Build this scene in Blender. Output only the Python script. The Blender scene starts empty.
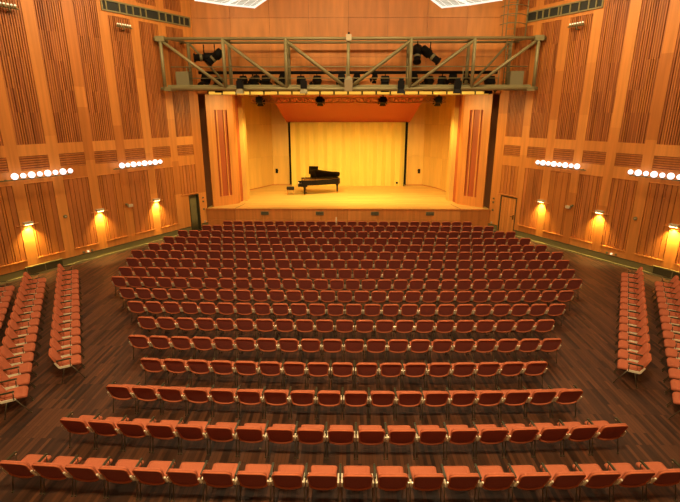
import bpy, bmesh, math, random
from mathutils import Vector, Matrix
random.seed(7)
scene = bpy.context.scene
COL = scene.collection
R = math.radians
PI = math.pi

# ------------------------------------------------------------------ helpers
class MB:
    """collects shapes with material slots and links them as one mesh object"""
    def __init__(self):
        self.bm = bmesh.new(); self.mats = []; self.cur = 0
    def m(self, mat):
        if mat not in self.mats: self.mats.append(mat)
        self.cur = self.mats.index(mat); return self
    def face(self, vs, smooth=False):
        try:
            f = self.bm.faces.new(vs); f.material_index = self.cur; f.smooth = smooth; return f
        except ValueError:
            return None
    def hexa(self, p):           # 8 points, 0-3 one end (ring), 4-7 the other
        v = [self.bm.verts.new(q) for q in p]
        for q in ((3,2,1,0),(4,5,6,7),(0,1,5,4),(1,2,6,5),(2,3,7,6),(3,0,4,7)):
            self.face([v[i] for i in q])
        return self
    def box(self, x0, x1, y0, y1, z0, z1, M=None):
        p = [(x0,y0,z0),(x1,y0,z0),(x1,y1,z0),(x0,y1,z0),(x0,y0,z1),(x1,y0,z1),(x1,y1,z1),(x0,y1,z1)]
        if M is not None: p = [M @ Vector(q) for q in p]
        return self.hexa(p)
    def rings(self, rings, smooth=True, cap=True, close=True):
        vs = [[self.bm.verts.new(q) for q in r] for r in rings]
        n = len(vs[0])
        for a, b in zip(vs, vs[1:]):
            for i in range(n if close else n-1):
                j = (i+1) % n
                self.face([a[i], a[j], b[j], b[i]], smooth)
        if cap:
            self.face(list(reversed(vs[0]))); self.face(vs[-1])
        return self
    def tube(self, pts, r, n=8, r2=None):
        pts = [Vector(q) for q in pts]
        rr = []
        up = None
        for i, q in enumerate(pts):
            a = pts[max(i-1,0)]; b = pts[min(i+1,len(pts)-1)]
            t = (b-a).normalized()
            if up is None or abs(t.dot(up)) > .95:
                up = Vector((0,0,1)) if abs(t.z) < .9 else Vector((1,0,0))
            u = t.cross(up).normalized(); w = u.cross(t).normalized()
            k = len(pts)-1
            rad = r if r2 is None else r + (r2-r)*i/max(k,1)
            rr.append([q + u*rad*math.cos(2*PI*j/n) + w*rad*math.sin(2*PI*j/n) for j in range(n)])
        return self.rings(rr)
    def lathe(self, prof, M, n=14):   # prof: (radius, z)
        return self.rings([[M @ Vector((max(r,1e-4)*math.cos(2*PI*j/n), max(r,1e-4)*math.sin(2*PI*j/n), z)) for j in range(n)] for r, z in prof])
    def cushion(self, outline, t, fn, bulge=.0, inset=.025):
        n = len(outline)
        cx = sum(p[0] for p in outline)/n; cy = sum(p[1] for p in outline)/n
        def ring(ins, c):
            o = []
            for a, b in outline:
                d = math.hypot(a-cx, b-cy); k = max(0, (d-ins)/d)
                o.append(fn(cx+(a-cx)*k, cy+(b-cy)*k, c))
            return o
        prof = [(inset, -t/2), (inset*.3, -t*.38), (0, -t*.12), (0, t*.12), (inset*.3, t*.38), (inset, t/2), (inset*3.2, t/2+bulge)]
        return self.rings([ring(a, c) for a, c in prof])
    def build(self, name, parent=None, mats=None):
        me = bpy.data.meshes.new(name)
        bmesh.ops.recalc_face_normals(self.bm, faces=self.bm.faces)
        self.bm.to_mesh(me); self.bm.free()
        for m in self.mats: me.materials.append(m)
        o = bpy.data.objects.new(name, me); COL.objects.link(o)
        if parent is not None: o.parent = parent
        return o

def tag(o, label=None, cat=None, group=None, kind=None):
    if label: o['label'] = label
    if cat: o['category'] = cat
    if group: o['group'] = group
    if kind: o['kind'] = kind
    return o
def empty(name, loc=(0,0,0), rz=0.0):
    o = bpy.data.objects.new(name, None); COL.objects.link(o)
    o.location = loc; o.rotation_euler = (0,0,rz); o.empty_display_size = .2
    return o
KIDS = {}
def copy_tree(o, parent=None):
    c = o.copy(); COL.objects.link(c)
    if parent is not None: c.parent = parent
    for ch in list(o.children): copy_tree(ch, c)
    return c
def remesh_origin(o, loc):
    """move the origin of an unparented mesh object to loc"""
    o.data.transform(Matrix.Translation(-Vector(loc))); o.location = loc; return o
def look(d):
    return Vector(d).to_track_quat('-Z', 'Y').to_matrix().to_4x4()

# ------------------------------------------------------------------ materials
def mat(name, col, rough=.6, metal=0., spec=.4, emit=None, es=0., noise=None, bump=0., grain=None):
    m = bpy.data.materials.new(name); m.use_nodes = True
    nt = m.node_tree; b = nt.nodes['Principled BSDF']
    b.inputs['Base Color'].default_value = (*col, 1); b.inputs['Roughness'].default_value = rough
    b.inputs['Metallic'].default_value = metal; b.inputs['Specular IOR Level'].default_value = spec
    if emit: b.inputs['Emission Color'].default_value = (*emit, 1); b.inputs['Emission Strength'].default_value = es
    if noise:
        sc, lo, hi = noise[:3]
        tc = nt.nodes.new('ShaderNodeTexCoord'); mp = nt.nodes.new('ShaderNodeMapping')
        nz = nt.nodes.new('ShaderNodeTexNoise'); rp = nt.nodes.new('ShaderNodeMapRange')
        mp.inputs['Scale'].default_value = sc
        nz.inputs['Scale'].default_value = 1.0; nz.inputs['Detail'].default_value = 4
        rp.inputs['From Min'].default_value = .3; rp.inputs['From Max'].default_value = .7
        rp.inputs['To Min'].default_value = lo; rp.inputs['To Max'].default_value = hi
        mx = nt.nodes.new('ShaderNodeVectorMath'); mx.operation = 'SCALE'
        mx.inputs[0].default_value = col
        L = nt.links.new
        L(tc.outputs['Object'], mp.inputs['Vector']); L(mp.outputs['Vector'], nz.inputs['Vector'])
        L(nz.outputs['Fac'], rp.inputs['Value']); L(rp.outputs['Result'], mx.inputs['Scale'])
        L(mx.outputs['Vector'], b.inputs['Base Color'])
        if bump:
            bp = nt.nodes.new('ShaderNodeBump'); bp.inputs['Strength'].default_value = bump
            L(nz.outputs['Fac'], bp.inputs['Height']); L(bp.outputs['Normal'], b.inputs['Normal'])
    return m
GR = (7, 7, .35)      # vertical wood grain stretch
W_A = mat('veneer_mid', (.61,.232,.048), .42, noise=(GR,.86,1.14))
W_B = mat('veneer_light', (.67,.268,.058), .42, noise=(GR,.88,1.12))
W_C = mat('veneer_dark', (.50,.175,.035), .42, noise=(GR,.86,1.14))
W_SL = mat('slat_wood', (.47,.160,.038), .45, noise=((5,5,.5),.75,1.2))
SL_D = mat('slat_wood_dark', (.37,.115,.027), .45, noise=((5,5,.5),.75,1.2))
W_SD = mat('slat_wood_recessed', (.27,.084,.022), .5, noise=((5,5,.5),.8,1.2))  # darker wood for the recessed filler slats and louvre backing
W_BK = mat('slat_backing', (.12,.034,.010), .7)
W_HD = mat('header_ply', (.68,.268,.056), .45, noise=((3,3,.5),.85,1.15))
W_H2 = mat('header_ply_dark', (.62,.232,.047), .45, noise=((3,3,.5),.85,1.15))
MAPLE = mat('maple_panel', (.72,.43,.105), .42, noise=((4,4,.5),.93,1.06))
MAPLE2 = mat('maple_panel_pale', (.76,.46,.115), .42, noise=((4,4,.5),.93,1.06))
PLEAT = mat('pleated_maple', (.76,.55,.115), .5, noise=((3,3,.3),.93,1.06))
REDCEIL = mat('stage_ceiling_red', (.44,.075,.024), .55)
REDW = mat('red_inlay', (.42,.10,.028), .5, noise=(GR,.85,1.15))
WELL = mat('slot_brown', (.36,.15,.045), .7)
DADO = mat('olive_paint', (.17,.15,.055), .55)
DADO_D = mat('olive_dark', (.055,.05,.018), .6)
DADO_L = mat('olive_ledge', (.25,.215,.09), .5)
BLACK = mat('black_paint', (.007,.006,.005), .6, spec=.15)
FELT = mat('black_cloth', (.008,.007,.006), .9)
STEEL = mat('olive_steel', (.27,.24,.11), .45, .1)
STEEL_D = mat('olive_steel_dark', (.22,.19,.085), .5, .1)
BOXG = mat('grey_green_case', (.20,.18,.09), .5)
ALU = mat('cast_aluminium', (.85,.78,.55), .35, .3)
LEG = mat('dark_leg_steel', (.10,.075,.042), .4, .3)
ARM = mat('dark_green_arm', (.035,.04,.018), .35)
RED = mat('rust_red_fabric', (.43,.125,.060), .85, spec=.15, noise=((60,60,60),.9,1.1))
PIPE = mat('piping_fabric', (.50,.14,.058), .8, spec=.15)
MAROON = mat('maroon_fabric', (.29,.078,.058), .85, spec=.15, noise=((60,60,60),.88,1.1))
LACQ = mat('black_lacquer', (.006,.005,.005), .3, spec=.25)
BRASS = mat('gilded_iron', (.60,.26,.05), .35, .5)
IVORY = mat('ivory', (.85,.8,.65), .4)
CREAM = mat('cream_plastic', (.55,.47,.30), .5)
GREEN = mat('olive_curtain', (.22,.185,.065), .85)
GREYV = mat('vent_grey', (.22,.19,.09), .5)
DARKG = mat('grille_dark', (.02,.024,.018), .6)
LAMPW = mat('lamp_glass', (.9,.85,.8), .3, emit=(1,.92,.93), es=1.0)
LAMPS = mat('small_lamp_glass', (.5,.45,.3), .3, emit=(1,.85,.5), es=.7)
SCON = mat('sconce_diffuser', (.9,.8,.5), .3, emit=(1,.72,.28), es=14.0)
DIFF = mat('ceiling_diffuser', (.30,.28,.17), .4, emit=(1,.92,.62), es=.22)
LOUV = mat('louvre_white', (.55,.52,.42), .35, emit=(1,.95,.80), es=.62)
EDGE_GLOW = mat('lit_edge_glow', (.4,.24,.04), .4, emit=(1,.50,.06), es=.6)  # glow put in the material for the lit edge under the header
LENS = mat('warm_lens', (.9,.7,.4), .2, emit=(1,.70,.30), es=10.0)

def plank_mat(name, along_x, c1, c2, c3, w, length, rough, gap=(.02,.008,.004)):
    """boards laid along Y (or X): random tone per board"""
    m = bpy.data.materials.new(name); m.use_nodes = True
    nt = m.node_tree; L = nt.links.new; b = nt.nodes['Principled BSDF']
    tc = nt.nodes.new('ShaderNodeTexCoord'); mp = nt.nodes.new('ShaderNodeMapping')
    if not along_x: mp.inputs['Rotation'].default_value = (0,0,R(90))
    br = nt.nodes.new('ShaderNodeTexBrick')
    br.inputs['Scale'].default_value = 1.0; br.inputs['Brick Width'].default_value = length
    br.inputs['Row Height'].default_value = w; br.inputs['Mortar Size'].default_value = .004
    br.inputs['Color1'].default_value = (0,0,0,1); br.inputs['Color2'].default_value = (1,1,1,1)
    br.inputs['Mortar'].default_value = (.15,.15,.15,1); br.offset = .37; br.offset_frequency = 3
    L(tc.outputs['Object'], mp.inputs['Vector']); L(mp.outputs['Vector'], br.inputs['Vector'])
    nz = nt.nodes.new('ShaderNodeTexNoise'); mp2 = nt.nodes.new('ShaderNodeMapping')
    mp2.inputs['Scale'].default_value = (2,26,1) if along_x else (26,2,1)
    L(tc.outputs['Object'], mp2.inputs['Vector']); L(mp2.outputs['Vector'], nz.inputs['Vector'])
    nz.inputs['Scale'].default_value = 1; nz.inputs['Detail'].default_value = 3
    ad = nt.nodes.new('ShaderNodeMath'); ad.operation = 'MULTIPLY_ADD'; ad.inputs[1].default_value = .35; 
    L(nz.outputs['Fac'], ad.inputs[0]); L(br.outputs['Color'], ad.inputs[2])
    rp = nt.nodes.new('ShaderNodeValToRGB'); e = rp.color_ramp.elements
    e[0].position = .08; e[0].color = (*c1,1); e[1].position = .85; e[1].color = (*c2,1)
    x = rp.color_ramp.elements.new(1.12 if False else .98); x.color = (*c2,1)
    x2 = rp.color_ramp.elements.new(1.0); x2.color = (*c3,1)
    sc = nt.nodes.new('ShaderNodeMath'); sc.operation = 'MULTIPLY'; sc.inputs[1].default_value = .82
    L(ad.outputs[0], sc.inputs[0]); L(sc.outputs[0], rp.inputs['Fac'])
    L(rp.outputs['Color'], b.inputs['Base Color'])
    b.inputs['Roughness'].default_value = rough; b.inputs['Specular IOR Level'].default_value = .35
    return m
FLOORM = plank_mat('dark_strip_parquet', False, (.014,.008,.005), (.105,.040,.017), (.20,.055,.018), .075, 1.0, .5)
STAGEF = plank_mat('stage_boards', True, (.56,.31,.075), (.72,.44,.11), (.78,.50,.13), .16, 3.0, .40)

# ------------------------------------------------------------------ hall shell
P0 = Vector((-13.84, 16.97, 0)); D0 = Vector((.5, .8660254, 0)); N0 = Vector((.8660254, -.5, 0))
def W(side, u, z, off=0.0):
    """point on the splayed side wall: u along it towards the stage, off = distance into the hall"""
    p = P0 + D0*u + N0*off
    return Vector((-p.x*side, p.y, z))
def wbox(mb, side, u0, u1, z0, z1, o0, o1):
    mb.hexa([W(side,u0,z0,o0),W(side,u1,z0,o0),W(side,u1,z0,o1),W(side,u0,z0,o1),
             W(side,u0,z1,o0),W(side,u1,z1,o0),W(side,u1,z1,o1),W(side,u0,z1,o1)])
CEIL = 13.0
UA, UB = -9.0, 11.12
# floor
f = MB().m(FLOORM); f.box(-23, 23, -6.2, 27.2, -.25, 0)
tag(f.build('floor'), kind='structure')
c = MB().m(mat('ceiling_paint', (.45,.30,.16), .8)); c.box(-23, 23, -6.2, 28.4, CEIL, CEIL+.2)
tag(c.build('ceiling'), kind='structure')
w = MB().m(mat('rear_plaster', (.55,.42,.28), .8)); w.box(-23, 23, -6.2, -6.0, 0, CEIL)
tag(w.build('wall_rear'), kind='structure')

# bays: (panel start, panel end) repeat each 1.555 m
BAYS = [(1.58+1.558*k, 2.69+1.558*k) for k in range(-6, 6)]       # last: 9.37..10.48
DOOR_U = (9.86, 10.52); RDOOR_U = (9.25, 10.32)
def side_wall(side):
    nm = 'wall_left' if side < 0 else 'wall_right'
    du = DOOR_U if side < 0 else RDOOR_U
    dz = 2.06
    rnd = random.Random(3 if side < 0 else 5)
    b = MB().m(W_BK)
    wbox(b, side, UA, du[0], 0, CEIL, -.35, -.07); wbox(b, side, du[1], UB, 0, CEIL, -.35, -.07)
    wbox(b, side, du[0], du[1], dz, CEIL, -.35, -.07)
    # straight stretch of wall behind the camera side
    p = W(side, UA, 0); q = Vector((p.x, -6.0, 0))
    b.m(W_C); b.hexa([(p.x,p.y,0),(p.x+.3*side,p.y,0),(q.x+.3*side,q.y,0),(q.x,q.y,0),(p.x,p.y,CEIL),(p.x+.3*side,p.y,CEIL),(q.x+.3*side,q.y,CEIL),(q.x,q.y,CEIL)])
    wall = tag(b.build(nm), kind='structure')
    # flat veneer cladding: uprights and rails
    cl = MB()
    edges = [UA] + [e for bb in BAYS for e in bb] + [UB]
    tones = [W_A, W_B, W_A, W_C, W_B, W_A]
    for i in range(0, len(edges), 2):
        u0, u1 = edges[i], edges[i+1]
        last = i == len(edges)-2
        cuts = [0, 2.0+.9*rnd.random(), 4.0+.8*rnd.random(), 5.4+1.4*rnd.random(), 7.2+1.6*rnd.random(), CEIL]
        for a, z in zip(cuts, cuts[1:]):
            cl.m(rnd.choice(tones))
            if last and a < dz:
                uu = max(u0, du[1])
                wbox(cl, side, uu, u1, a, z, -.07, 0)
            else:
                wbox(cl, side, u0, u1, a, z, -.07, 0)
    for (u0, u1) in BAYS:
        lastb = u0 > 9
        lo0, lo1 = (2.2, 3.79) if lastb else (.70, 3.78)
        if not lastb:
            cl.m(rnd.choice(tones)); wbox(cl, side, u0, u1, 0, lo0, -.07, 0)
        else:
            cl.m(W_A)
            a, z = min(u0, du[0]), max(u1, du[1])
            wbox(cl, side, u0, u1, dz, lo0, -.07, 0)
            if du[0] > u0: wbox(cl, side, u0, du[0], 0, dz, -.07, 0)
            elif du[0] < u0: pass
            if du[1] < u1: wbox(cl, side, du[1], u1, 0, dz, -.07, 0)
        cl.m(rnd.choice(tones)); wbox(cl, side, u0, u1, lo1, 4.30, -.07, 0)
        cl.m(rnd.choice([W_B, W_B, W_A])); wbox(cl, side, u0, u1, 4.87, 5.32, -.07, 0)
        if u0 > 6:
            cl.m(W_A); wbox(cl, side, u0, u1, 10.71, 11.5, -.07, 0)
    cl.build('veneer_cladding', wall)
    for (u0, u1) in BAYS:
        lastb = u0 > 9
        # tall slatted acoustic panel
        z1 = 10.71 if u0 > 6 else CEIL
        for (za, zb) in ([(5.32, z1)] + ([(11.5, CEIL)] if u0 > 6 else [])):
            s = MB(); n = 12; pw = (u1-u0)/n
            cut = [za] + [z for z in (6.55, 7.45, 8.6, 9.7, 10.9, 12.0) if za+.3 < z < zb-.3] + [zb]
            on = [rnd.random() < .5 for _ in range(n)]
            for a, z in zip(cut, cut[1:]):
                for k in range(n):
                    if rnd.random() < .35: on[k] = not on[k]
                    x = u0+pw*k
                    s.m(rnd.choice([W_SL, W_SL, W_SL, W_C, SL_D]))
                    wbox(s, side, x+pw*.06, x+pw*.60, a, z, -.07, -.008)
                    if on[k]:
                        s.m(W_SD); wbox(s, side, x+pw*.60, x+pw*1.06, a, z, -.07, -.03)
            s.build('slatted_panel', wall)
        # small panel of level slats
        s = MB().m(W_SD); wbox(s, side, u0, u1, 4.30, 4.87, -.07, -.05)
        for k in range(6):
            s.m(W_SL if k % 2 else W_C); z = 4.30+.095*k
            wbox(s, side, u0+.01, u1-.01, z+.014, z+.066, -.05, -.012)
        s.build('louvre_panel', wall)
        # lower panel of upright boards in a thin frame
        lo0, lo1 = (2.2, 3.79) if lastb else (.70, 3.78)
        s = MB(); n = 11 if not lastb else 5; pw = (u1-u0-.03)/n; k = 0
        while k < n:
            run = rnd.choice([1,1,1,2,2,3]) if not lastb else 1
            run = min(run, n-k)
            s.m(rnd.choice([W_C, W_SL, W_C, W_SL]))
            wbox(s, side, u0+.015+pw*k+.011, u0+.015+pw*(k+run)-(.011 if run > 1 else .020), lo0, lo1, -.07, -.004)
            k += run
        s.m(W_B); wbox(s, side, u0-.02, u1+.02, lo0-.035, lo0, -.03, .05)
        wbox(s, side, u0-.01, u1+.01, lo1, lo1+.025, -.03, .02)
        s.build('board_panel', wall)
    # ventilation band high up: frame, dark mesh and upright mullions
    if True:
        ga, gb = (6.0, 10.92) if side < 0 else (5.86, 9.76)
        g = MB().m(DARKG); wbox(g, side, ga+.05, gb, 10.92, 11.28, 0.002, .012)
        g.m(DADO_L); wbox(g, side, ga, gb+.05, 10.86, 10.92, 0, .06); wbox(g, side, ga, gb+.05, 11.28, 11.34, 0, .06)
        for u in ((6.0, 6.2, 6.85, 7.2, 7.55, 7.95, 8.25, 9.0, 9.4, 9.8, 10.25, 10.55, 10.92) if side < 0 else (5.86, 6.15, 6.5, 6.95, 7.4, 7.85, 8.0, 8.5, 8.85, 9.2, 9.76)):
            wbox(g, side, u, u+.06, 10.9, 11.3, 0, .06)
        tag(g.build('trim_%d' % (1 if side < 0 else 2)), kind='structure')
    # olive skirting with its ledge
    s = MB()
    stops = [(UA, du[0]-.08)] + ([(du[1]+.08, UB-.03)] if True else [])
    for a, z in stops:
        s.m(DADO); wbox(s, side, a, z, .05, .33, 0, .04)
        s.m(DADO_L); wbox(s, side, a, z, 0, .07, 0, .13)
        s.m(DADO_D); wbox(s, side, a, z, .33, .345, 0, .055)
    tag(s.build('baseboard_left' if side < 0 else 'baseboard_right'), kind='structure')
    return wall
side_wall(-1); side_wall(1)

# doors in the side walls
def lobby(side, du, nm):
    s = MB().m(WELL)
    wbox(s, side, du[0]-.1, du[1]+.1, 0, 2.2, -1.25, -1.2)
    wbox(s, side, du[0]-.1, du[0]-.02, 0, 2.2, -1.2, -.35); wbox(s, side, du[1]+.02, du[1]+.1, 0, 2.2, -1.2, -.35)
    wbox(s, side, du[0]-.1, du[1]+.1, 2.12, 2.2, -1.2, -.35)
    s.m(DADO_D); wbox(s, side, du[0]-.1, du[1]+.1, -.05, .002, -1.2, -.07)
    s.m(DADO_D)
    for u in (du[0]-.03, du[1]-.02): wbox(s, side, u, u+.05, 0, 2.09, -.35, .02)
    wbox(s, side, du[0]-.03, du[1]+.03, 2.06, 2.11, -.35, .02)
    return tag(s.build(nm), kind='structure')
lobby(-1, DOOR_U, 'door_1')
# heavy curtain hanging in the open doorway on the left
s = MB().m(GREEN)
r0, r1 = [], []
for i in range(41):
    u = DOOR_U[0]+.16+(DOOR_U[1]-DOOR_U[0]-.20)*i/40; o = -.20+.05*math.sin(i*1.15)
    r0.append((u, o))
vs = [[s.bm.verts.new(W(-1, u, z, o*(1 if z > 1 else 1.05))) for (u, o) in r0] for z in (.03, .7, 1.4, 2.04)]
for a, b in zip(vs, vs[1:]):
    for i in range(40): s.face([a[i], a[i+1], b[i+1], b[i]], True)
o = s.build('door_curtain'); md = o.modifiers.new('thick', 'SOLIDIFY'); md.thickness = .02
tag(o, 'olive curtain hanging in the open doorway at the left end of the stage', 'curtain')
d2 = lobby(1, RDOOR_U, 'door_2')
s = MB()
n = 6; pw = (RDOOR_U[1]-RDOOR_U[0]-.06)/n
for k in range(n):
    s.m([W_B, W_A][k % 2]); a = RDOOR_U[0]+.03+pw*k
    wbox(s, 1, a+.008, a+pw-.008, .01, 2.04, -.06, -.01)
s.m(W_C); wbox(s, 1, RDOOR_U[0]+.03, RDOOR_U[1]-.03, .01, 2.04, -.09, -.045)
leaf = s.build('door_leaf', d2)
s = MB().m(BLACK); q = W(1, RDOOR_U[0]+.12, 1.0, 0)
wbox(s, 1, RDOOR_U[0]+.09, RDOOR_U[0]+.15, .88, 1.14, -.012, .01)
s.tube([W(1, RDOOR_U[0]+.12, 1.04, 0), W(1, RDOOR_U[0]+.12, 1.04, .06), W(1, RDOOR_U[0]+.27, 1.04, .06)], .014)
s.build('door_handle', leaf)

# header wall over the stage opening, of plywood sheets
HX = 8.28; HY = 26.6; HZ = 7.56
h = MB().m(W_BK); h.box(-HX-.3, HX+.3, HY+.06, HY+.5, HZ, CEIL)
rnd = random.Random(11)
xs = [-8.28, -6.24, -4.17, -2.09, -.01, 2.07, 4.15, 6.22, 8.28]
zsq = [HZ, 9.42, 11.33, CEIL]
for i in range(8):
    for j in range(3):
        h.m(W_HD if (rnd.random() < .55) else W_H2)
        h.box(xs[i]+.006, xs[i+1]-.006, HY, HY+.06, zsq[j]+.006, zsq[j+1]-.006)
h.m(W_A); h.box(-HX-.3, HX+.3, HY+.5, 28.4, HZ-.02, HZ+.14)
tag(h.build('wall_front'), kind='structure')

# ------------------------------------------------------------------ stage
ZS = 1.17; SY = 26.5
s = MB().m(STAGEF); s.box(-8.27, 8.27, SY+.02, 37.2, ZS-.06, ZS)
for side in (-1, 1):
    s.box(*sorted((side*8.27, side*10.2)), 27.7, 37.2, ZS-.06, ZS)
s.m(W_C); s.box(-8.30, 8.30, SY-.03, SY+.04, ZS-.07, ZS+.004)
fx = [-8.27, -6.6, -4.95, -3.3, -1.65, 0, 1.65, 3.3, 4.95, 6.6, 8.27]
for i in range(10):
    s.m([W_B, W_A, W_A, W_B, W_A][i % 5] if 0 < i < 9 else W_C)
    s.box(fx[i]+.004, fx[i+1]-.004, SY, SY+.08, .52, ZS-.07)
    s.m([W_A, W_B, W_A, W_A, W_B][i % 5] if 0 < i < 9 else W_C)
    s.box(fx[i]+.004, fx[i+1]-.004, SY, SY+.08, 0, .514)
s.m(W_BK); s.box(-8.27, 8.27, SY+.08, SY+.3, 0, ZS-.06)
s.m(W_BK)
for side in (-1, 1):     # joint line running back from the face between centre and wing
    s.hexa([Vector((side*a, b, z)) for z in (ZS-.01, ZS+.004) for (a, b) in ((6.59,26.52),(6.63,26.52),(6.37,28.05),(6.33,28.05))])
stage = tag(s.build('stage_platform'), kind='structure')
for k, x in enumerate((-4.86, -1.63, 1.60, 4.82)):
    v = MB().m(GREYV); v.box(x-.24, x+.24, SY-.035, SY, .80, 1.01)
    v.m(DARKG); v.box(x-.21, x+.21, SY-.038, SY-.03, .825, .985)
    v.m(GREYV)
    for j in range(4): v.box(x-.21, x+.21, SY-.05, SY-.036, .84+.037*j, .853+.037*j)
    o = remesh_origin(v.build('vent_grille'), (x, SY, .9))
    tag(o, 'small grey vent grille in the stage front, ' + ['far left of the four', 'second from left of the four', 'second from right of the four', 'far right of the four'][k], 'vent', 'vents in the stage front')

def slab(mb, a, b, z0, z1, t, side=1):
    """upright board from plan point a to b, thickness t away from the hall"""
    a = Vector((a[0], a[1], 0)); b = Vector((b[0], b[1], 0)); d = (b-a).normalized(); n = Vector((-d.y, d.x, 0))*t
    pts = [a, b, b+n, a+n]
    mb.hexa([Vector((p.x*side, p.y, z)) for z in (z0, z1) for p in pts])
ZT = HZ+.02
for side in (-1, 1):
    # splayed proscenium wing with its grooved inlay (built for the left, mirrored)
    A = Vector((-8.0, 26.97)); B = Vector((-6.76, 28.12)); dv = (B-A).normalized(); L = (B-A).length
    s = MB(); ms = -side
    def wing(x0, x1, z0, z1, off, t, m):
        s.m(m); nn = Vector((-dv.y, dv.x))*off
        slab(s, A+dv*x0+nn, A+dv*x1+nn, z0, z1, t, ms)
    g0, g1, gz0, gz1 = .48, 1.30, 1.72, 6.72
    wing(0, g0, ZS, ZT, 0, .12, W_B); wing(g1, L, ZS, ZT, 0, .12, W_B)
    wing(g0, g1, ZS, gz0, 0, .12, W_B); wing(g0, g1, gz1, ZT, 0, .12, W_B)
    wing(g0, g1, gz0, gz1, .10, .04, REDW)
    for x0, x1, m in ((.13,.23,W_B),(.60,.68,W_B)):
        wing(g0+x0, g0+x1, gz0, gz1, .045, .06, m)
    # stepped reveals running back to the stage opening
    s.m(W_A); slab(s, (-6.76, 28.12), (-6.70, 28.5), ZS, ZT, .3, ms)
    s.m(REDW); slab(s, (-6.78, 28.5), (-6.66, 29.0), ZS, ZT, .3, ms)
    s.m(MAPLE); slab(s, (-6.66, 29.0), (-6.40, 29.0), ZS, ZT, .8, ms)
    # dark recess behind the end of the side wall
    s.m(WELL); slab(s, (-10.4, 27.6), (-7.7, 27.6), 0, ZT, .1, ms)
    tag(s.build('trim_%d' % (3 if side < 0 else 4)), kind='structure')

# side walls of the stage in panels with open joints
def stage_wall(name, pts, side):
    s = MB()
    zz = [ZS, 3.41, 5.75, 8.3]
    for i, (a, b) in enumerate(zip(pts, pts[1:])):
        a = Vector(a); b = Vector(b); d = (b-a).normalized()*.006
        for j in range(3):
            s.m(MAPLE if (i+j) % 2 else MAPLE2)
            slab(s, a+d, b-d, zz[j]+(.006 if j else 0), zz[j+1]-.006, .06, side)
        s.m(W_C); slab(s, a+Vector((0,.07)), b+Vector((0,.07)), ZS, 8.3, .05, side)
        s.m(W_C); slab(s, a-d, b+d, ZS, ZS+.06, -.012, side)
    return tag(s.build(name), kind='structure')
stage_wall('wall_stage_left', [(-8.35,30.85), (-7.72,32.1), (-7.11,33.33), (-6.45,34.65), (-5.79,36.0)], 1)
stage_wall('wall_stage_right', [(-7.3,30.2), (-7.17,31.0), (-7.08,32.0), (-6.99,32.9), (-6.80,33.8), (-6.52,34.6), (-6.18,35.3), (-5.79,36.0)], -1)
s = MB()
for side in (-1, 1):
    x0, x1 = sorted((side*5.79, side*4.52))
    s.m(MAPLE2); s.box(x0, x1, 36.0, 36.06, 3.42, 5.74); s.m(MAPLE); s.box(x0, x1, 36.0, 36.06, 5.752, 8.3)
    d0, d1 = sorted((side*5.60, side*4.60))
    s.m(MAPLE2); s.box(x0, x1, 36.06, 36.15, ZS, 8.3)
    s.box(*sorted((side*5.79, side*5.61)), 36.0, 36.06, ZS, 3.41); s.box(*sorted((side*4.59, side*4.52)), 36.0, 36.06, ZS, 3.41)
    s.m(W_C); s.box(x0, x1, 35.985, 36.0, ZS, ZS+.05)
# pleated centre of the back wall
n = 25; w0 = 8.6/n
top, bot = [], []
pts = []
for i in range(n+1):
    pts.append((-4.3+w0*i, 35.5+(.12 if i % 2 else -.12)))
s.m(PLEAT)
for a, b in zip(pts, pts[1:]):
    va = [s.bm.verts.new((*a, z)) for z in (ZS, 5.87)]; vb = [s.bm.verts.new((*b, z)) for z in (ZS, 5.87)]
    s.face([va[0], vb[0], vb[1], va[1]])
s.m(PLEAT); s.box(-4.3, 4.3, 35.6, 35.66, ZS, 5.95)
s.m(FELT); s.box(-4.75, 4.75, 36.4, 36.5, ZS, 8.3)
for side in (-1, 1):
    s.box(*sorted((side*4.30, side*4.33)), 35.42, 36.4, ZS, 5.95)
    s.box(*sorted((side*4.50, side*4.53)), 36.0, 36.4, ZS, 8.3)
back = tag(s.build('wall_back'), kind='structure')
for side, nm in ((-1, 'door_3'), (1, 'door_4')):
    s = MB().m(MAPLE); d0, d1 = sorted((side*5.60, side*4.60))
    s.box(d0, d1, 36.003, 36.05, ZS+.01, 3.40)
    dr = tag(s.build(nm), kind='structure')
    s = MB().m(BLACK); x = side*5.52; s.box(x-.09, x+.09, 35.965, 36.003, 2.08, 2.42)
    s.tube([(x, 35.97, 2.3), (x, 35.90, 2.3), (x-side*.14, 35.90, 2.3)], .025)
    s.build('door_handle', dr)
# sloping red ceiling over the stage and its dark loft
s = MB().m(REDCEIL)
s.hexa([(-4.6,28.5,7.62),(4.6,28.5,7.62),(4.6,35.62,5.90),(-4.6,35.62,5.90),(-4.6,28.5,7.72),(4.6,28.5,7.72),(4.6,35.62,6.0),(-4.6,35.62,6.0)])
tag(s.build('ceiling_stage'), kind='structure')
s = MB().m(W_C); s.box(-10.5, 10.5, 28.3, 37.2, 8.3, 8.4)
s.box(-10.5, -10.4, 27.6, 37.2, 0, 8.4); s.box(10.4, 10.5, 27.6, 37.2, 0, 8.4); s.box(-10.5, 10.5, 37.1, 37.2, 0, 8.4)
tag(s.build('wall_loft'), kind='structure')

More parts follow.
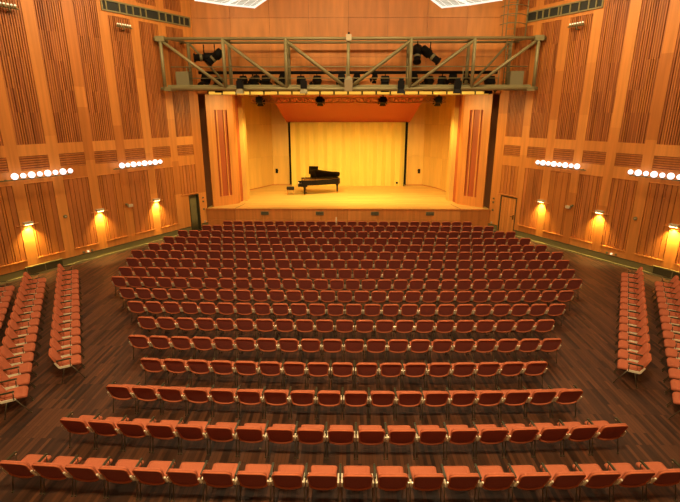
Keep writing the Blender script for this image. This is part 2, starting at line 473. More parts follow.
# ------------------------------------------------------------------ chairs
def rrect(w0, w1, h, r, sag=0., n=5):
    """outline: width w0 at the bottom, w1 at the top, height h, corner radius r, curved bottom edge"""
    o = []
    for (cx, cy, a0) in ((w1/2-r, h-r, 0), (-w1/2+r, h-r, 90)):
        for i in range(n): a = R(a0+90*i/(n-1)); o.append((cx+r*math.cos(a), cy+r*math.sin(a)))
    rb = r*.8
    for (cx, cy, a0) in ((-w0/2+rb, rb, 180),):
        for i in range(n): a = R(a0+80*i/(n-1)); o.append((cx+rb*math.cos(a), cy+rb*math.sin(a)))
    for i in range(1, 6):
        x = (-w0/2+rb)+(w0-2*rb)*i/6; o.append((x, -sag*(1-(2*x/w0)**2)))
    for i in range(n): a = R(280+80*i/(n-1)); o.append((w0/2-rb+rb*math.cos(a), rb+rb*math.sin(a)))
    return o
LEAN = R(24)
def back_pt(a, b, c):        # a across, b up the back, c towards the front
    y0, z0 = -.212, .390
    bow = .35*a*a
    return Vector((a, y0 - b*math.sin(LEAN) + c*math.cos(LEAN) + bow, z0 + b*math.cos(LEAN) + c*math.sin(LEAN)))
def seat_pt(a, b, c):
    dip = -.035*max(0, b/.46)**2*0 + .02*(2*abs(a)/.47)**2
    return Vector((a, -.19+b, .425+c+dip*.5-(.03*max(0,(b-.29)/.12)**2)))
def make_chair():
    ch = empty('chair')
    o_seat = MB().m(RED); o_seat.cushion([(a, b) for a, b in rrect(.43, .475, .425, .075, 0)], .075, seat_pt, bulge=.008)
    o_seat.build('seat', ch)
    bk = MB().m(RED); bk.cushion(rrect(.465, .495, .46, .10, .03), .06, back_pt, bulge=.006)
    bo = bk.build('backrest', ch)
    pp = MB().m(PIPE); ol = rrect(.465, .495, .46, .10, .03); nn = len(ol); cyy = .23
    rr_ = []
    for i in range(nn):
        p = Vector(ol[i]); t = (Vector(ol[(i+1) % nn])-Vector(ol[i-1])).normalized(); q = Vector((t.y, -t.x)); lo_ = p.y < .06; rd = .020 if lo_ else .0135; cc = -.040 if lo_ else -.030
        rr_.append([back_pt(p.x-q.x*.006+q.x*rd*math.cos(2*PI*j/6), p.y-q.y*.006+q.y*rd*math.cos(2*PI*j/6), cc+rd*math.sin(2*PI*j/6)) for j in range(6)])
    pp.rings(rr_+[rr_[0]], cap=False); bmesh.ops.remove_doubles(pp.bm, verts=pp.bm.verts, dist=1e-5)
    pp.build('piping', bo)
    pn = MB().m(MAROON); pn.cushion([(a*.92, b*.90+.020) for a, b in rrect(.465, .495, .46, .095, .03)], .014, lambda a, b, c: back_pt(a, b, c-.0285), inset=.006)
    pn.build('back_panel', bo)
    for s in (-1, 1):
        x0, x1 = sorted((s*.249, s*.277))
        br = MB().m(ALU)
        prof = [(-.338,.575),(-.308,.585),(-.232,.45),(.02,.448),(.03,.415),(.0,.40),(-.235,.40),(-.268,.425)]
        br.rings([[Vector((x0,y,z)) for y,z in prof],[Vector((x1,y,z)) for y,z in prof]], smooth=False)
        br.build('side_bracket', ch)
        lg = MB().m(LEG); lg.tube([(s*.262,-.14,.41),(s*.264,-.24,.02)], .0105, 6); lg.box(s*.264-.016,s*.264+.016,-.26,-.225,0,.025); lg.build('leg', ch)
        lg = MB().m(LEG); lg.tube([(s*.258,.02,.41),(s*.258,.25,.02)], .0105, 6); lg.box(s*.258-.016,s*.258+.016,.235,.27,0,.025); lg.build('leg', ch)
    return ch
def make_arm(parent, s):
    x = s*.2925
    a = MB().m(ARM); prof = [(-.29,.622),(-.28,.65),(.015,.652),(.045,.638),(.035,.622),(-.2,.62)]
    a.rings([[Vector((x-.017,y,z)) for y,z in prof],[Vector((x+.017,y,z)) for y,z in prof]], smooth=False)
    ao = a.build('armrest', parent)
    p = MB().m(LEG); p.tube([(x,.0,.43),(x,.01,.625)], .010, 6); p.m(ALU)
    p.box(x-.012,x+.012,-.004,.022,.60,.6225)
    p.build('arm_post', ao)
    return ao
CH = make_chair(); make_arm(CH, -1)          # every chair carries the arm on its left
CHE = empty('chair')
for ch in list(CH.children): copy_tree(ch, CHE)
make_arm(CHE, 1)                             # the last chair of a row closes it with a second arm
ORD = ['first','second','third','fourth','fifth','sixth','seventh','eighth','ninth','tenth','eleventh','twelfth','thirteenth','fourteenth','fifteenth','sixteenth','seventeenth','eighteenth','nineteenth','twentieth','twenty-first','twenty-second','twenty-third','twenty-fourth','twenty-fifth','twenty-sixth','twenty-seventh','twenty-eighth','twenty-ninth','thirtieth','thirty-first','thirty-second','thirty-third']
used = {'a': False, 'b': False}
def put_chair(x, y, rz, last, label, group):
    key = 'b' if last else 'a'; src = CHE if last else CH
    if used[key]: o = copy_tree(src)
    else: o = src; used[key] = True
    o.location = (x, y, 0); o.rotation_euler = (0, 0, rz)
    return tag(o, label, 'chair', group)
# depth of the back tops, curve of the row, left end, right end, number of chairs (from the stage to the camera)
ROWS = [(25.0,.02,-6.97,6.91,24),(23.94,.05,-7.85,7.82,27),(22.73,.08,-8.74,8.57,30),(21.46,.08,-8.99,8.84,31),
        (20.26,.08,-9.23,9.12,32),(19.14,.1,-9.53,9.38,33),(17.99,.1,-9.22,9.11,32),(16.79,.12,-8.96,8.79,31),
        (15.63,.2,-8.71,8.54,30),(14.52,.17,-7.87,7.71,27),(13.4,.13,-7.05,6.9,24),(12.24,.13,-6.2,6.06,21),
        (11.05,.15,-5.93,5.74,20),(9.85,.15,-5.08,4.87,17),(8.66,.18,-5.33,5.15,18),(7.44,.24,-5.66,5.45,19),(6.31,.2,-6.01,5.8,20)]
def seats(row):
    D, sag, a, b, n = row
    mid = (a+b)/2; hw = (b-a)/2; out = []
    for i in range(n):
        x = a+.245+(b-a-.49)*i/(n-1); t = (x-mid)/hw
        y = D*.996-.07+sag*t*t; rz = math.atan(2*sag*t/hw)
        out.append((x*.992-.397*math.sin(rz), y+.397*math.cos(rz), rz))
    return out
RN = {16:'nearest row', 15:'second row from the camera', 14:'third row from the camera', 13:'fourth row from the camera', 12:'fifth row from the camera', 11:'sixth row from the camera', 10:'seventh row from the camera', 9:'eighth row from the camera', 8:'ninth row from the camera', 7:'tenth row from the camera'}
far = []
for r, row in enumerate(ROWS):
    ss = seats(row); n = len(ss)
    for i, (x, y, rz) in enumerate(ss):
        if r < 7: far.append((x, y, rz, i == n-1)); continue
        if i == 0: who = 'red padded chair at the left end of the '
        elif i == n-1: who = 'red padded chair at the right end of the '
        elif i < (n+1)//2: who = 'red padded chair, %s from left in the ' % ORD[i]
        else: who = 'red padded chair, %s from right in the ' % ORD[n-1-i]
        put_chair(x, y, rz, i == n-1, who+RN[r]+(' of the centre block' if r == 16 else ', centre block'), 'linked chairs of the centre block')
# rows set askew along both side walls
E1 = Vector((-.5, .8660254)); F1 = Vector((.8660254, .5))
for side in (-1, 1):
    for (name, nf, ea, eb, n) in (('inner', -.94, 12.55, 20.38, 14), ('middle', -2.03, 11.50, 19.87, 15), ('outer', -3.0, 14.8, 19.45, 9)):
        if name == 'outer' and side > 0: continue
        for i in range(n):
            e = ea+(eb-ea)*i/(n-1); p = E1*e+F1*nf
            x, y = p.x*(1 if side < 0 else -1), p.y
            last = (i == 0) if side < 0 else (i == n-1)
            blk = 'left' if side < 0 else 'right'
            if i == 0: who = 'nearest red chair of the %s row in the %s side block' % (name, blk)
            elif i == n-1: who = 'red chair closest to the wall in the %s row, %s side block' % (name, blk)
            else: who = 'red chair, %s from the front of the photo in the %s row, %s side block' % (ORD[i], name, blk)
            put_chair(x, y, R(-60) if side < 0 else R(60), last, who, 'side chairs along the %s wall' % blk)
# the seven farthest rows: past three hundred chairs, one object
def joined(src):
    bm = bmesh.new(); mats = []
    def walk(o):
        if o.type == 'MESH':
            t = bmesh.new(); t.from_mesh(o.data)
            m = o.data.materials
            idx = {}
            for k, mm in enumerate(m):
                if mm not in mats: mats.append(mm)
                idx[k] = mats.index(mm)
            for f_ in t.faces: f_.material_index = idx[f_.material_index]
            tmp = bpy.data.meshes.new('tmp'); t.to_mesh(tmp); t.free(); bm.from_mesh(tmp); bpy.data.meshes.remove(tmp)
        for c_ in o.children: walk(c_)
    walk(src); me = bpy.data.meshes.new('joined'); bm.to_mesh(me); bm.free(); return me, mats
mA, matsA = joined(CH); mE, matsE = joined(CHE)
big = bmesh.new()
for (x, y, rz, last) in far:
    n0 = len(big.verts); big.from_mesh(mE if last else mA)
    big.verts.ensure_lookup_table()
    bmesh.ops.transform(big, matrix=Matrix.Translation((x, y, 0)) @ Matrix.Rotation(rz, 4, 'Z'), verts=big.verts[n0:])
me = bpy.data.meshes.new('chair_rows'); big.to_mesh(me); big.free()
for m_ in matsA: me.materials.append(m_)
assert matsA == matsE
bpy.data.meshes.remove(mA); bpy.data.meshes.remove(mE)
o = bpy.data.objects.new('chair_rows', me); COL.objects.link(o)
tag(o, 'seven dense rows of red padded chairs closest to the stage', 'chairs', kind='stuff')

# ------------------------------------------------------------------ grand piano and bench
pn = empty('grand_piano', (-3.42, 31.75, ZS), R(6))
tag(pn, 'black concert grand piano with its lid half open on the stage', 'piano')
def plan(t, n=18):       # rim outline from keyboard (x=0) to the tail, bent side towards the hall (-y)
    pts = [(0.0,-.76),(.55,-.76),(.85,-.755)]
    for i in range(1, n+1):
        k = i/n; x = .85+(2.72-.85)*k
        y = -.755+.50*(.5-.5*math.cos(PI*min(1,k*1.02)))
        pts.append((x, y))
    pts += [(2.86,-.10),(2.92,.12),(2.92,.45),(2.86,.68),(2.74,.76),(1.6,.76),(0.0,.76)]
    return pts
pl = plan(0)
def prism(mb, poly, f0, f1, smooth=False):
    mb.rings([[Vector(f0(*p)) for p in poly], [Vector(f1(*p)) for p in poly]], smooth=smooth)
s = MB().m(LACQ)
body_pl = [(x, y) for x, y in pl if x > .2] ; body_pl = [(.22,-.76)]+[q for q in body_pl]+[(.22,.76)]
prism(s, body_pl, lambda x,y:(x,y,.68), lambda x,y:(x,y,.93))
inn = [(1.5+(x-1.5)*.965, (y)*.95) for x, y in body_pl]
# raised rim
vs0 = [s.bm.verts.new((x,y,.93)) for x,y in body_pl]; vs1 = [s.bm.verts.new((x,y,1.03)) for x,y in body_pl]
vs2 = [s.bm.verts.new((x,y,1.03)) for x,y in inn]; vs3 = [s.bm.verts.new((x,y,.93)) for x,y in inn]
for a, b in ((vs0,vs1),(vs1,vs2),(vs2,vs3)):
    for i in range(len(a)): j = (i+1) % len(a); s.face([a[i],a[j],b[j],b[i]])
s.box(0,.24,-.76,-.66,.60,.80); s.box(0,.24,.66,.76,.60,.80); s.box(-.02,.24,-.76,.76,.60,.68); s.box(.2,.62,-.70,.70,.58,.70)
s.box(.22,.27,-.70,.70,.72,.97)
body = s.build('body', pn)
s = MB().m(BRASS); prism(s, [(1.55+(x-1.55)*.93, y*.91) for x,y in body_pl], lambda x,y:(x,y,.935), lambda x,y:(x,y,.96)); s.build('iron_frame', body)
s = MB().m(IVORY); s.box(.0,.17,-.64,.64,.68,.725); s.m(BLACK)
for i in range(36):
    if i % 7 not in (2, 6): s.box(.07,.17,-.63+i*.0355,-.615+i*.0355,.725,.74)
s.build('keyboard', pn)
# lid hinged on the far (bass) side
TH = R(27)
def lid_pt(x, y, z):
    v = .76-y
    return (x, .76 - v*math.cos(TH) - z*math.sin(TH), 1.035 + v*math.sin(TH) + z*math.cos(TH))
s = MB().m(LACQ); lp = [(.85,-.77)]+[(x,y-.01) for x,y in pl if x > .86 and y < .7]+[(2.74,.77),(.85,.77)]
prism(s, lp, lambda x,y: lid_pt(x,y,0), lambda x,y: lid_pt(x,y,.03))
lid = s.build('lid', pn)
s = MB().m(LACQ)
def flap_pt(x, v, z):     # front flap folded back over the lid and standing off it
    t2 = R(27)
    b = Vector(lid_pt(.86+.02, -.77+1.5, .035))
    return Vector(lid_pt(.76+x, .76-v, .26 - x*.05 + z))
s.hexa([flap_pt(0,.05,0),flap_pt(.62,.05,0),flap_pt(.62,1.52,0),flap_pt(0,1.52,0),flap_pt(0,.05,.03),flap_pt(.62,.05,.03),flap_pt(.62,1.52,.03),flap_pt(0,1.52,.03)])
s.hexa([flap_pt(.10,.05,-.23),flap_pt(.14,.05,-.23),flap_pt(.14,1.5,-.23),flap_pt(.10,1.5,-.23),flap_pt(.10,.05,.0),flap_pt(.14,.05,.0),flap_pt(.14,1.5,.0),flap_pt(.10,1.5,.0)])
s.build('lid_flap', lid)
s = MB().m(LACQ); p0 = Vector((1.15,-.66,.95)); p1 = Vector(lid_pt(1.15,-.60,0)); s.tube([p0,p1],.014,6); s.build('lid_prop', pn)
s = MB().m(LACQ); s.hexa([(.42,-.36,1.0),(.44,-.36,1.0),(.44,.36,1.0),(.42,.36,1.0),(.52,-.36,1.17),(.54,-.36,1.17),(.54,.36,1.17),(.52,.36,1.17)]); s.build('music_desk', pn)
for (x, y) in ((.42,-.62),(.42,.62),(2.72,.22)):
    s = MB().m(LACQ)
    s.lathe([(.10,.69),(.10,.56),(.065,.50),(.05,.10),(.035,.10),(.035,.08)], Matrix.Translation((x,y,0)), 10)
    lo = s.build('leg', pn)
    s = MB().m(BRASS); s.lathe([(.03,.09),(.045,.085),(.045,.0),(.02,.0)], Matrix.Translation((x,y,0)) , 10); s.build('caster', lo)
s = MB().m(LACQ)
for y in (-.09, .09): s.box(.50,.54,y-.02,y+.02,.10,.62)
s.box(.47,.58,-.15,.15,.07,.13); s.m(BRASS)
for y in (-.08,0,.08): s.box(.36,.48,y-.014,y+.014,.07,.085)
s.build('pedal_lyre', pn)

bn = empty('piano_bench', (-3.93, 31.45, ZS), R(6))
tag(bn, 'black padded piano bench left of the grand piano keyboard', 'bench')
s = MB().m(FELT); s.cushion([(a, b-.25) for a, b in rrect(.52,.52,.46,.04,0)], .13, lambda a,b,c: Vector((a,b,.46+c)), bulge=.01); s.build('seat', bn)
s = MB().m(LACQ); s.box(-.24,.24,-.20,.20,.34,.40); s.build('frame', bn)
for x in (-.215,.215):
    for y in (-.175,.175):
        s = MB().m(BRASS if y < 0 else LACQ); s.box(x-.022,x+.022,y-.022,y+.022,0,.36); s.build('leg', bn)

# ------------------------------------------------------------------ lighting bridge
TY, TB = 24.35, 25.75; TZ, BZ = 10.01, 7.70; BAY = 3.09
tr = empty('lighting_bridge', (0, TY, BZ))
tag(tr, 'olive steel lattice bridge carrying lamps across the hall before the stage', 'truss')
def tb(name, segs, r, m=STEEL, n=10, parent=tr):
    s = MB().m(m)
    for a, b in segs: s.tube([Vector(a)-tr.location, Vector(b)-tr.location], r, n)
    return s.build(name, parent)
XE = 9.52
tb('top_chord', [((-XE,TY,TZ),(XE,TY,TZ))], .075)
tb('bottom_chord', [((-9.40,TY,BZ),(9.40,TY,BZ))], .085)
tb('top_chord', [((-8.72,TB,TZ+.02),(8.72,TB,TZ+.02))], .06, STEEL_D)
tb('bottom_chord', [((-8.72,TB,BZ+.06),(8.72,TB,BZ+.06))], .085, STEEL_D)
for k in range(-3, 4):
    tb('post', [((k*BAY*.992,TY,BZ),(k*BAY*.992,TY,TZ))], .085)
for k in (-2, -1, 0, 1, 2):
    tb('post', [((k*BAY,TB,BZ),(k*BAY,TB,TZ))], .085, STEEL_D)
for x in (-8.3, 8.3): tb('post', [((x,TB,BZ),(x,TB,TZ))], .085, STEEL_D)
for k in range(3):
    for sg in (-1, 1):
        tb('brace', [((sg*BAY*(3-k)*.985,TY,TZ-.10),(sg*(BAY*(2-k)*.99+.12),TY,BZ+.10))], .075)
        xa = BAY*(3-k) if k else 8.2
        tb('brace', [((sg*xa,TB,TZ-.05),(sg*(BAY*(2-k)+.1),TB,BZ+.10))], .06, STEEL_D)
        for xx in (BAY*(3-k)*.99,):
            tb('cross_tie', [((sg*min(xx,8.9),TY,BZ),(sg*min(xx,8.5),TB,BZ+.06))], .06, STEEL_D, 8)
            tb('cross_tie', [((sg*min(xx,8.9),TY,TZ),(sg*min(xx,8.5),TB,TZ+.06))], .05, STEEL_D, 8)
s = MB().m(STEEL_D)
s.box(-8.7,8.7,TY+.14-TY,TB-.12-TY,.06,.10)
s.m(STEEL)
s.box(-9.1,9.1,.125,.165,.08,.20)
for k in range(37): s.box(-8.64+.48*k-.02,-8.64+.48*k+.02,.14,TB-.1-TY,.0,.06)
s.build('walkway', tr)
tb('handrail', [((-9.0,TY+.55,8.78),(9.0,TY+.55,8.78))], .03, STEEL, 6)
tb('handrail', [((-8.2,TY+.55,8.24),(7.6,TY+.55,8.24))], .025, STEEL, 6)
for x in (-8.2,-5.9,-3.2,-.1,3.0,5.8,7.6): tb('rail_post', [((x,TY+.55,BZ+.06),(x,TY+.55,8.78))], .025, STEEL, 6)
# pipe carrying the lamps at the back of the bridge
s = MB().m(BLACK); s.tube([(-7.9,TB+.1-TY,8.58-BZ),(7.8,TB+.1-TY,8.58-BZ)], .08, 8); s.build('lamp_pipe', tr)
s = MB().m(STEEL)
for sg in (-1, 1):
    s.box(sg*9.2-.22, sg*9.2+.22, -.10, .5, TZ-BZ-.12, TZ-BZ+.12); s.box(sg*9.05-.18, sg*9.05+.18, -.08, .5, -.10, .10)
s.build('wall_bracket', tr)

def profile_spot(loc, aim, label, length=1.05, r=.20):
    o = empty('profile_spotlight', loc)
    tag(o, label, 'spotlight', 'profile spotlights on the bridge')
    M = look(aim)
    s = MB().m(BLACK)
    s.lathe([(r*.6,length*.5),(r*1.15,length*.45),(r*1.15,length*.05),(r*.85,0),(r*.85,-length*.42),(r*1.05,-length*.43),(r*1.05,-length*.5),(r*.8,-length*.5)], M, 14)
    s.m(STEEL_D); s.lathe([(r*.9,-length*.1),(r*.95,-length*.12),(r*.95,-length*.2),(r*.9,-length*.22)], M, 14)
    s.build('housing', o)
    s = MB().m(mat('dark_lens', (.05,.05,.05), .1)); s.lathe([(r*.8,-length*.47),(r*.8,-length*.485),(.001,-length*.485)], M, 14); s.build('lens', o)
    s = MB().m(BLACK); s.tube([M@Vector((r*1.3,0,0)), M@Vector((r*1.3,0,0))+Vector((0,0,.25)), Vector((0,0,.42)), M@Vector((-r*1.3,0,0))+Vector((0,0,.25)), M@Vector((-r*1.3,0,0))], .022, 6)
    s.tube([(0,0,.40),(0,0,.62)], .03, 6); s.build('yoke', o)
    return o
profile_spot((-7.42,TB-.3,9.28), (-1,-.35,-.05), 'long black spotlight pointing level at the left of the bridge')
profile_spot((-6.86,TB-.3,9.30), (-.68,-.2,-.60), 'black spotlight tilted steeply downward beside the left bridge post', .95)
profile_spot((3.52,TB-.3,9.42), (-.05,-.5,-.9), 'black spotlight hanging nearly straight down right of centre on the bridge', .95)
profile_spot((4.18,TB-.3,9.38), (.78,-.25,-.62), 'black spotlight tilted toward lower right on the bridge', 1.15)

def fresnel(loc, aim, label, group, sc=1.0, hang=.25, lit=False):
    o = empty('fresnel_lamp', loc)
    tag(o, label, 'stage lamp', group)
    M = look(aim) @ Matrix.Scale(sc, 4)
    s = MB().m(BLACK); s.box(-.17,.17,-.17,.17,-.16,.17,M); s.lathe([(.15,-.16),(.16,-.22),(.12,-.22)],M,12)
    for k in range(3): s.box(-.19,.19,-.12+.1*k,-.10+.1*k,.0,.19,M)
    h_ = s.build('housing', o)
    s = MB().m(LENS if lit else mat('lens_off', (.06,.05,.04), .1)); s.lathe([(.12,-.215),(.12,-.225),(.001,-.228)],M,12); s.build('lens', o)
    for q in (0, 90, 180, 270):
        s = MB().m(BLACK); Q = M @ Matrix.Rotation(R(q),4,'Z')
        s.hexa([Q@Vector(v) for v in ((-.15,.16,-.22),(.15,.16,-.22),(.2,.27,-.40),(-.2,.27,-.40),(-.15,.172,-.22),(.15,.172,-.22),(.2,.282,-.40),(-.2,.282,-.40))])
        s.build('barn_door', o)
    s = MB().m(BLACK); s.tube([M@Vector((.2,0,0)), M@Vector((.2,0,0))+Vector((0,0,hang*.6)), Vector((0,0,hang)), M@Vector((-.2,0,0))+Vector((0,0,hang*.6)), M@Vector((-.2,0,0))],.018,6)
    s.tube([(0,0,hang),(0,0,hang+.12)],.03,6); s.build('yoke', o)
    return o
BR = [(-7.55,8.28,1.1,'at the far left end'),(-6.9,8.12,1.15,'second from the far left end'),(-5.55,8.22,1.05,'right of the left outer post'),(-5.05,8.15,1.0,'third from left'),
      (-4.85,8.3,.8,'fourth from left'),(-4.35,8.2,1.2,'fifth from left'),(-3.38,8.35,1.2,'just left of the left inner post'),(-2.5,8.18,1.15,'right of the left inner post'),(-1.65,8.2,1.15,'midway left of centre'),
      (-.35,8.33,.95,'just left of the centre case'),(.45,8.33,.9,'just right of the centre case'),(1.4,8.38,.7,'smallest one right of centre'),(1.95,8.18,1.2,'large one right of centre'),
      (3.45,8.33,1.0,'right of the right inner post'),(4.25,8.18,1.15,'fifth from the right end'),(4.95,8.18,1.1,'fourth from the right end'),(5.5,8.32,1.1,'third from the right end'),(6.2,8.28,1.0,'second from the right end'),(7.45,8.14,1.3,'at the right end near the grey case')]
for k, (x, z, sc, lb) in enumerate(BR):
    fresnel((x,TB+.12,z-.02), (random.uniform(-.3,.3), .75 if k % 3 else -.3, -.6), 'black lamp on the bridge back pipe, '+lb, 'black lamps on the bridge', sc*.95, max(.2, 8.54-z-.10), lit=(k in (4,11,13)))
for x, lb in ((-5.38,'far left'),(-2.2,'second from left'),(2.62,'second from right'),(5.4,'far right')):
    o = empty('clamp_lamp', (x, TY-.16, 7.75)); tag(o, 'black lamp clamped to the bridge lower tube, %s of four' % lb, 'stage lamp', 'lamps clamped to the lower bridge tube')
    s = MB().m(BLACK); s.box(-.16,.16,-.12,.08,-.05,.32); s.box(-.11,.11,-.10,.06,.32,.42); s.build('housing', o)
    s = MB().m(STEEL_D if x < 0 else BLACK); s.hexa([(-.13,-.10,-.05),(.13,-.10,-.05),(.13,.08,-.05),(-.13,.08,-.05),(-.2,-.2,-.28),(.2,-.2,-.28),(.2,.10,-.28),(-.2,.10,-.28)]); s.build('hood', o)
for x, lb, y in ((-8.35,'left',TY+.45),(8.40,'right',TY+.45)):
    o = empty('equipment_case', (x, y, BZ+.10)); tag(o, 'square grey green case standing at the %s end of the bridge' % lb, 'case', 'cases at the ends of the bridge')
    s = MB().m(BOXG); s.box(-.33,.33,-.24,.24,.02,.74)
    s.m(STEEL_D); s.box(-.30,.30,-.25,-.24,.06,.70); s.m(BOXG); s.box(-.28,.28,-.262,-.25,.08,.68); s.build('case', o)
    s = MB().m(STEEL_D)
    for dx in (-.26,.26): s.box(dx-.04,dx+.04,-.2,.2,-.02,.02)
    s.build('foot', o)
o = empty('projector_case', (.02, TY-.20, BZ-.12)); tag(o, 'grey case with pointed top hung at the middle of the bridge', 'case')
s = MB().m(mat('warm_grey_case', (.27,.21,.11), .5)); s.box(-.20,.20,-.16,.10,.0,.52); s.build('body', o)
s = MB().m(BOXG); s.hexa([(-.20,-.16,.52),(.20,-.16,.52),(.20,.10,.52),(-.20,.10,.52),(-.08,-.08,.70),(.08,-.08,.70),(.08,.04,.70),(-.08,.04,.70)]); s.build('hood', o)
o = empty('junction_box', (.02, TY-.14, TZ-.12)); tag(o, 'small cream box on the top tube at the middle of the bridge', 'box')
s = MB().m(CREAM); s.box(-.13,.13,-.08,.08,.0,.28); s.build('case', o)
s = MB().m(BLACK); s.tube([(0,0,.28),(0,0,.37)],.05,8); s.build('knob', o)

# tower ladder at the right end of the bridge and caged ladder on the header wall
o = empty('bridge_ladder', (8.05, TB-.2, BZ+.10)); tag(o, 'narrow steel ladder rising inside the right end of the bridge', 'ladder')
for dx in (0, .26):
    s = MB().m(STEEL_D); s.tube([(dx,0,0),(dx,0,2.35)],.03,6); s.build('rail', o)
for k in range(8):
    s = MB().m(STEEL_D); s.tube([(0,0,.2+.28*k),(.26,0,.2+.28*k)],.018,6); s.build('rung', o)
o = empty('caged_ladder', (8.12, 25.4, 10.15)); tag(o, 'thin steel ladder with cage hoops rising from the right end of the bridge', 'ladder')
for dx in (-.22, .22):
    s = MB().m(STEEL); s.tube([(dx,-.05,0),(dx,-.05,2.84)],.025,6); s.build('rail', o)
s = MB().m(STEEL); s.tube([(.75,-.05,-.1),(.75,-.05,2.84)],.035,6); s.build('conduit', o)
for k in range(9):
    s = MB().m(STEEL); s.tube([(-.22,-.05,.12+.3*k),(.22,-.05,.12+.3*k)],.014,6); s.build('rung', o)
for k in range(5):
    z = .62+.40*k; s = MB().m(STEEL_D)
    s.tube([(-.55,-.05,z-.02),(-.5,-.35,z-.02),(-.15,-.55,z),(.3,-.5,z),(.65,-.2,z),(.75,-.05,z)],.02,6); s.build('cage_hoop', o)
s = MB().m(STEEL_D); s.tube([(-.5,-.35,-.0),(-.5,-.35,2.4)],.018,6); s.build('cage_strap', o)
s = MB().m(STEEL_D); s.tube([(.0,-.56,.1),(.0,-.56,2.4)],.018,6); s.build('cage_strap', o)

# glowing tubes added to imitate a brightly lit edge under the header
o = empty('lit_edge_tubes', (0, HY-.16, 7.53)); tag(o, 'long row of yellow glowing tubes imitating a lit edge under the front wall', 'glow strip')
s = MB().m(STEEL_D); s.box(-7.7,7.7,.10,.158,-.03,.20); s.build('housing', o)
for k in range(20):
    x = -7.6+.765*k; s = MB().m(EDGE_GLOW); s.tube([(x,.0,.06),(x+.66,.0,.06)],.075,8); s.build('glow_tube', o)
    s = MB().m(BLACK); s.box(x-.07,x-.03,-.04,.12,.0,.14); s.build('tube_holder', o)
# small lattice girder over the stage front with four hanging lamps
o = empty('lattice_girder', (0, 27.9, 7.12)); tag(o, 'thin lattice girder hung across the top of the stage opening', 'truss')
GIR = mat('girder_metal', (.55,.33,.12), .5, .1)
for y in (-.12,.12):
    for z in (0,.26):
        s = MB().m(GIR); s.tube([(-5.6,y,z),(5.6,y,z)],.03,6); s.build('chord', o)
s = MB().m(GIR)
for k in range(56):
    x = -5.6+.2*k
    for y in (-.12,.12): s.tube([(x,y,0 if k % 2 else .26),(x+.2,y,.26 if k % 2 else 0)],.018,4)
s.build('lacing', o)
for x, lb in ((-5.1,'far left'),(-1.62,'second from left'),(2.0,'second from right'),(5.17,'far right')):
    fresnel((x, 27.7, 7.26), (0,.95,-.15), 'black lamp hanging from the thin girder above the stage, %s of four' % lb, 'lamps hanging over the stage front', .95, .15)

# ------------------------------------------------------------------ wall lamps and small fittings
def lamp_bar(side, u0, u1, arm_u, us, label):
    o = empty('lamp_bar', W(side, (u0+u1)/2, 4.05, .02)); tag(o, label, 'wall lamp', 'globe lamp bars on the side walls')
    b0 = o.location
    s = MB().m(STEEL_D); s.tube([W(side,arm_u,4.02,.30)-b0, W(side,u1,4.02,.30)-b0],.025,6)
    for u in (arm_u+.3, (u0+u1)/2, u1-.1): s.tube([W(side,u,4.02,0)-b0, W(side,u,4.02,.30)-b0],.02,6)
    s.build('bar', o)
    for k, u in enumerate(us):
        big = (k % 2 == 0)
        off = .33; r = .128 if big else .10
        c_ = W(side, u, 4.16, off)-b0
        s = MB().m(STEEL_D); s.tube([W(side,u,4.02,.30)-b0, c_],.035,8); so = s.build('lamp_socket', o)
        s = MB().m(LAMPW)
        s.lathe([(r*math.sin(PI*j/10), -r*math.cos(PI*j/10)) for j in range(11)], Matrix.Translation(c_), 16)
        s.build('bulb', so)
for side, nm in ((-1,'left'),(1,'right')):
    lamp_bar(side, 1.1, 3.35, .62, [1.15+.311*k for k in range(8)], 'bar of eight glowing globe lamps on the %s wall, the nearer of two' % nm)
    lamp_bar(side, 5.7, 7.95, 5.35, [5.78+.309*k for k in range(8)], 'bar of eight glowing globe lamps on the %s wall, the one by the stage' % nm)
def mini_bar(side, u0, n, label):
    o = empty('small_lamp_bar', W(side, u0, 10.32, .02)); tag(o, label, 'wall lamp', 'small lamp bars high on the walls'); b0 = o.location
    s = MB().m(STEEL_D); s.tube([W(side,u0-.05,10.28,.2)-b0, W(side,u0+.125*n,10.28,.2)-b0],.03,6); um = u0+.31
    s.tube([W(side,um,10.15,0)-b0, W(side,um,10.15,.2)-b0, W(side,um,10.28,.2)-b0],.03,6); s.build('bar', o)
    for k in range(n):
        q = W(side,u0+.125*k,10.36,.24)-b0
        s = MB().m(STEEL_D); s.tube([q+Vector((0,0,-.08)), q],.04,8); so = s.build('lamp_socket', o)
        s = MB().m(LAMPS); s.lathe([(.04*math.sin(PI*j/8), -.04*math.cos(PI*j/8)) for j in range(9)], Matrix.Translation(q+Vector((0,0,.02))), 10); s.build('bulb', so)
mini_bar(-1, 6.56, 6, 'short bar of six small lamps high on the left wall below the vent')
mini_bar(1, 6.56, 6, 'short bar of six small lamps high on the right wall below the vent')
mini_bar(-1, 1.85, 5, 'short bar of small lamps at the top left corner of the photo')
def spot(name, loc, aim, power, size, blend, col, rad=.05):
    l = bpy.data.lights.new(name, 'SPOT'); l.energy = power; l.spot_size = R(size); l.spot_blend = blend; l.color = col; l.shadow_soft_size = rad
    o = bpy.data.objects.new(name, l); COL.objects.link(o); o.location = loc; o.rotation_euler = Vector(aim).to_track_quat('-Z','Y').to_euler(); return o
